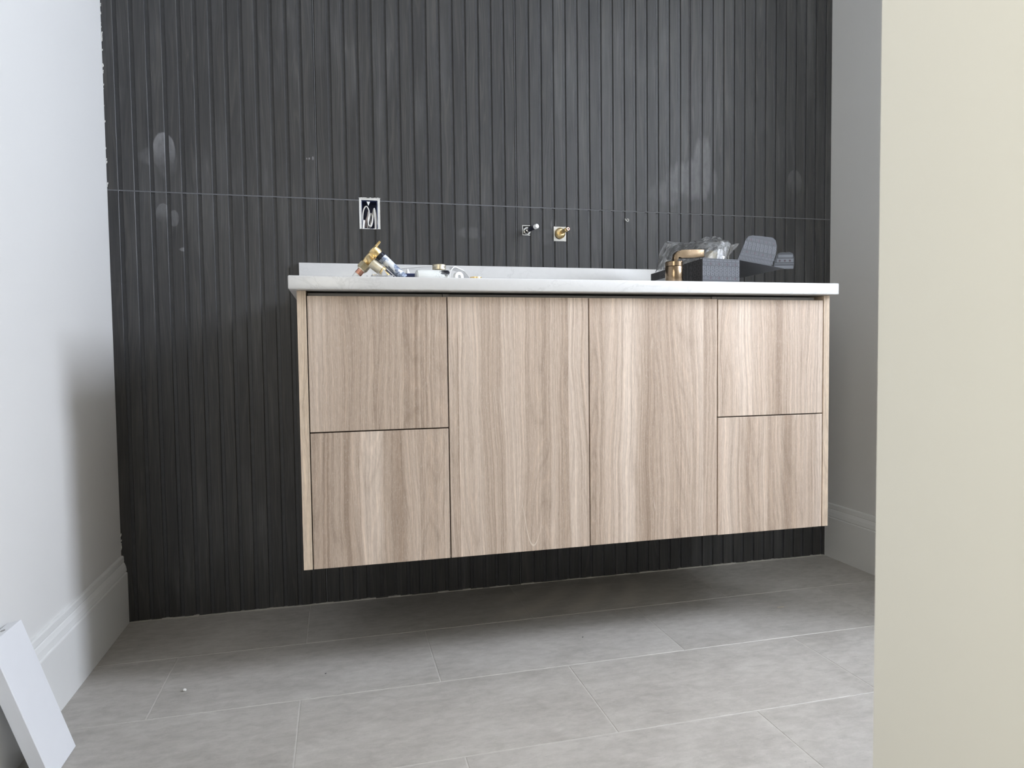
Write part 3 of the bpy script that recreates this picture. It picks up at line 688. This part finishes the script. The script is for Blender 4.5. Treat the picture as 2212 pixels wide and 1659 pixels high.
bm = bmesh.new(); bd = bmesh.new()
so = fo + nf*.0014
for i in range(11): put(bm, 'N', so, fx, fz, .004+i*.0092+.0006, .0035, .0058, .0085)
for zz in (.0150, .0180): 
    for i in range(10): quad(bm, so, fx, fz, .009+i*.0100, zz, .0085, .0012)
for i in range(8): put(bm, 'Y', so, fx, fz, .013+i*.0122, .0215, .0050, .0080, True); quad(bm, so, fx, fz, .0195+i*.0122, .0215, .0011, .0080)
for i in range(8): put(bm, 'B', so, fx, fz, .016+i*.0120, .0325, .0088, .0092, True); put(bm, 'B', so, fx, fz, .018+i*.0118, .0440, .0088, .0092)
quad(bm, so, fx, fz, .016, .0425, .097, .0005)
for i in range(7): put(bm, 'Y', so, fx, fz, .026+i*.0120, .0560, .0050, .0080); quad(bm, so, fx, fz, .0325+i*.0120, .0560, .0011, .0080)
for i in range(4): disc(bd, so, fx, fz, .036+i*.0225, .0600, .0030); 
for i in range(4): disc(bd, so, fx, fz, .026+i*.0230, .0255, .0030)
obj('printed_letters', bm, M_print, df, kind='stuff'); obj('printed_buds', bd, M_maroon, df, kind='stuff')
tf = [o_ for o_ in ct.children if o_.name.startswith('tuck_flap')][0]
bm = bmesh.new(); bd = bmesh.new(); nt_ = te.cross(tu); nt_ = nt_ if nt_.y < 0 else -nt_; so = to_ + nt_*.0014
quad(bm, so, te, tu, .008, .0010, .052, .0085); quad(bm, so, te, tu, .009, .0130, .052, .0022); quad(bm, so, te, tu, .014, .0180, .046, .0105); quad(bm, so, te, tu, .018, .0310, .040, .0080)
for i in range(3): disc(bd, so + nt_*.0004, te, tu, .022+i*.014, .0225, .0030)
obj('printed_bands', bm, M_print, tf, kind='stuff'); obj('printed_buds', bd, M_maroon, tf, kind='stuff')
sw = [o_ for o_ in ct.children if o_.name.startswith('side_wall')][0]
exs = (A - (A+LD)).normalized(); ns = V3((-1, -.07, 0)).normalized()
bm = bmesh.new(); so = at(A + LD, BT) + ns*.0003; LL = LD.length
for r_i in range(4):
    for i, c in enumerate('BRIZOO'*2):
        put(bm, c, so, exs, ez, LL - .012 - .0225*(12-i) + .004 + (.007 if c == 'I' else 0), -.0165 - r_i*.0138, .0185 if c != 'I' else .0045, .0122)
for i in range(30): quad(bm, so, exs, ez, LL-.006, -.006-i*.0018, .0035, .0008)
obj('printed_letters', bm, M_print_d, sw, kind='stuff')

# bag: crumpled clear film loosely filling the box and standing proud of it
secs = [(-.478, [(1.530,.912),(1.524,.966),(1.528,.980),(1.546,.995),(1.572,1.005),(1.596,1.012),(1.612,1.014),(1.582,.977),(1.580,.912)]),
        (-.455, [(1.516,.912),(1.512,.966),(1.520,.985),(1.548,1.012),(1.575,1.024),(1.602,1.0245),(1.621,1.017),(1.590,.977),(1.590,.912)]),
        (-.41,  [(1.512,.912),(1.510,.966),(1.522,.995),(1.545,1.026),(1.583,1.034),(1.612,1.036),(1.628,1.026),(1.598,.976),(1.602,.912)]),
        (-.36,  [(1.514,.912),(1.512,.966),(1.522,1.00),(1.550,1.034),(1.595,1.050),(1.614,1.0525),(1.634,1.040),(1.602,.976),(1.600,.912)]),
        (-.30,  [(1.516,.912),(1.514,.968),(1.520,1.005),(1.552,1.040),(1.578,1.046),(1.600,1.040),(1.622,1.020),(1.604,.976),(1.602,.912)]),
        (-.25,  [(1.518,.912),(1.512,.972),(1.514,1.01),(1.536,1.045),(1.575,1.054),(1.605,1.052),(1.622,1.020),(1.606,.976),(1.603,.912)]),
        (-.215, [(1.520,.912),(1.512,.975),(1.518,1.022),(1.534,1.057),(1.551,1.064),(1.560,1.046),(1.610,1.045),(1.606,.976),(1.603,.912)]),
        (-.180, [(1.526,.912),(1.520,.965),(1.530,.990),(1.540,1.005),(1.555,1.012),(1.575,1.008),(1.600,.985),(1.602,.972),(1.602,.912)])]
random.seed(5)
bm = bmesh.new(); grid = []
for y, row in secs: grid.append([bm.verts.new((a, y + random.uniform(-.008, .008)*(b > .97), b)) for a, b in row])
for R, Q in zip(grid, grid[1:]):
    for i in range(8): bm.faces.new((R[i], R[i+1], Q[i+1], Q[i]))
bm.faces.new(grid[0][::-1]); bm.faces.new(grid[-1])
bmesh.ops.triangulate(bm, faces=bm.faces[:])
bmesh.ops.subdivide_edges(bm, edges=bm.edges[:], cuts=3, use_grid_fill=True)
bmesh.ops.recalc_face_normals(bm, faces=bm.faces[:]); bm.normal_update()
from mathutils import noise as mnoise
for v in bm.verts:
    if v.co.z > .980:
        q = v.co*24; k = mnoise.noise(q)*.0035 + (abs(mnoise.noise(q*1.7 + V3((9, 3, 1))))-.2)*.0075
        v.co += v.normal*k
bag = obj('plastic_bag', bm, M_bag, origin=(1.56, -.34, CT+.004)); tag(bag, 'crumpled clear plastic bag bulging out of the patterned box', 'bag')
pt = thing('faucet_part', 'tan wrapped brass fitting seen through the clear bag in the box', 'fitting', (1.56, -.38, CT+.005))
obj('body', lathe(bmesh.new(), (1.5555, -.455, .9345), (0.05, 1, .0), [(0, .0150), (.004, .0200), (.16, .0200), (.165, .0150)], 30), M_brass2, pt, smooth=True)
obj('outlet', lathe(bmesh.new(), (1.562, -.425, .950), (.15, 0, 1), [(0, .0170), (.048, .0170), (.052, .0130)], 24), M_nut, pt, smooth=True)

# ------------------------------------------------------------------ board and crumbs on the floor
TRc, TLc = V3((.0275, -.690, .2680)), V3((.0275, -.804, .2680)); BRc, BLc = V3((.0925, -.649, .0005)), V3((.0925, -.763, .0005))
c = [BLc, BRc, TRc, TLc]; n = (c[1]-c[0]).cross(c[2]-c[1]).normalized(); n = n if n.x > 0 else -n; th = .0235
bm = bmesh.new(); Fv = [bm.verts.new(p) for p in c]; Bk = [bm.verts.new(p - n*th) for p in c]
for v in Bk:
    if v.co.z < .0005: v.co += (TRc-BRc).normalized()*((.0005 - v.co.z)/(TRc-BRc).normalized().z)
bm.faces.new(Fv); bm.faces.new(Bk[::-1])
for i in range(4): bm.faces.new((Fv[i], Fv[(i+1)%4], Bk[(i+1)%4], Bk[i]))
bmesh.ops.bevel(bm, geom=bm.edges[:], offset=.0008, segments=1, affect='EDGES')
bd_ = thing('board', 'short white board leaning against the left wall above the baseboard', 'board', (.06, -.72, 0))
obj('plank', bm, M_board, bd_)
mid = (TRc*.62 + TLc*.38) - n*th*.5
obj('dowel_hole', lathe(bmesh.new(), mid - V3((0, 0, .0004)), (TRc-BRc).normalized(), [(0, .0038), (.0010, .0038)], 16), M_rail, bd_)

o = obj('plaster_crumb', lathe(bmesh.new(), (.2473, -.470, .0004), (.2, .1, 1), [(0, .003), (.0025, .0045), (.005, .0022)], 7), M_plaster, origin=(.2473, -.47, 0))
tag(o, 'white plaster crumb on the floor tile near the left baseboard', 'crumb')
o = obj('wood_splinter', box(1.795, 1.816, -.3985, -.3965, .0004, .0020, bevel=.0005, seg=1), M_wood, origin=(1.805, -.3975, 0))
tag(o, 'thin pale wood splinter on the floor at the right', 'splinter')
for i, (px_, py_, lab) in enumerate(((.5486, -.470, 'dark speck of grit on the floor, the one nearest the vanity left end'), (1.19, -.44, 'dark speck of grit on the floor below the two vanity doors'))):
    o = obj('grit', lathe(bmesh.new(), (px_, py_, .0004), (1, .3, .2), [(-.002, .0004), (0, .0009), (.002, .0004)], 6), M_pipeend, origin=(px_, py_, 0)); o.location.z += .0008
    tag(o, lab, 'grit')
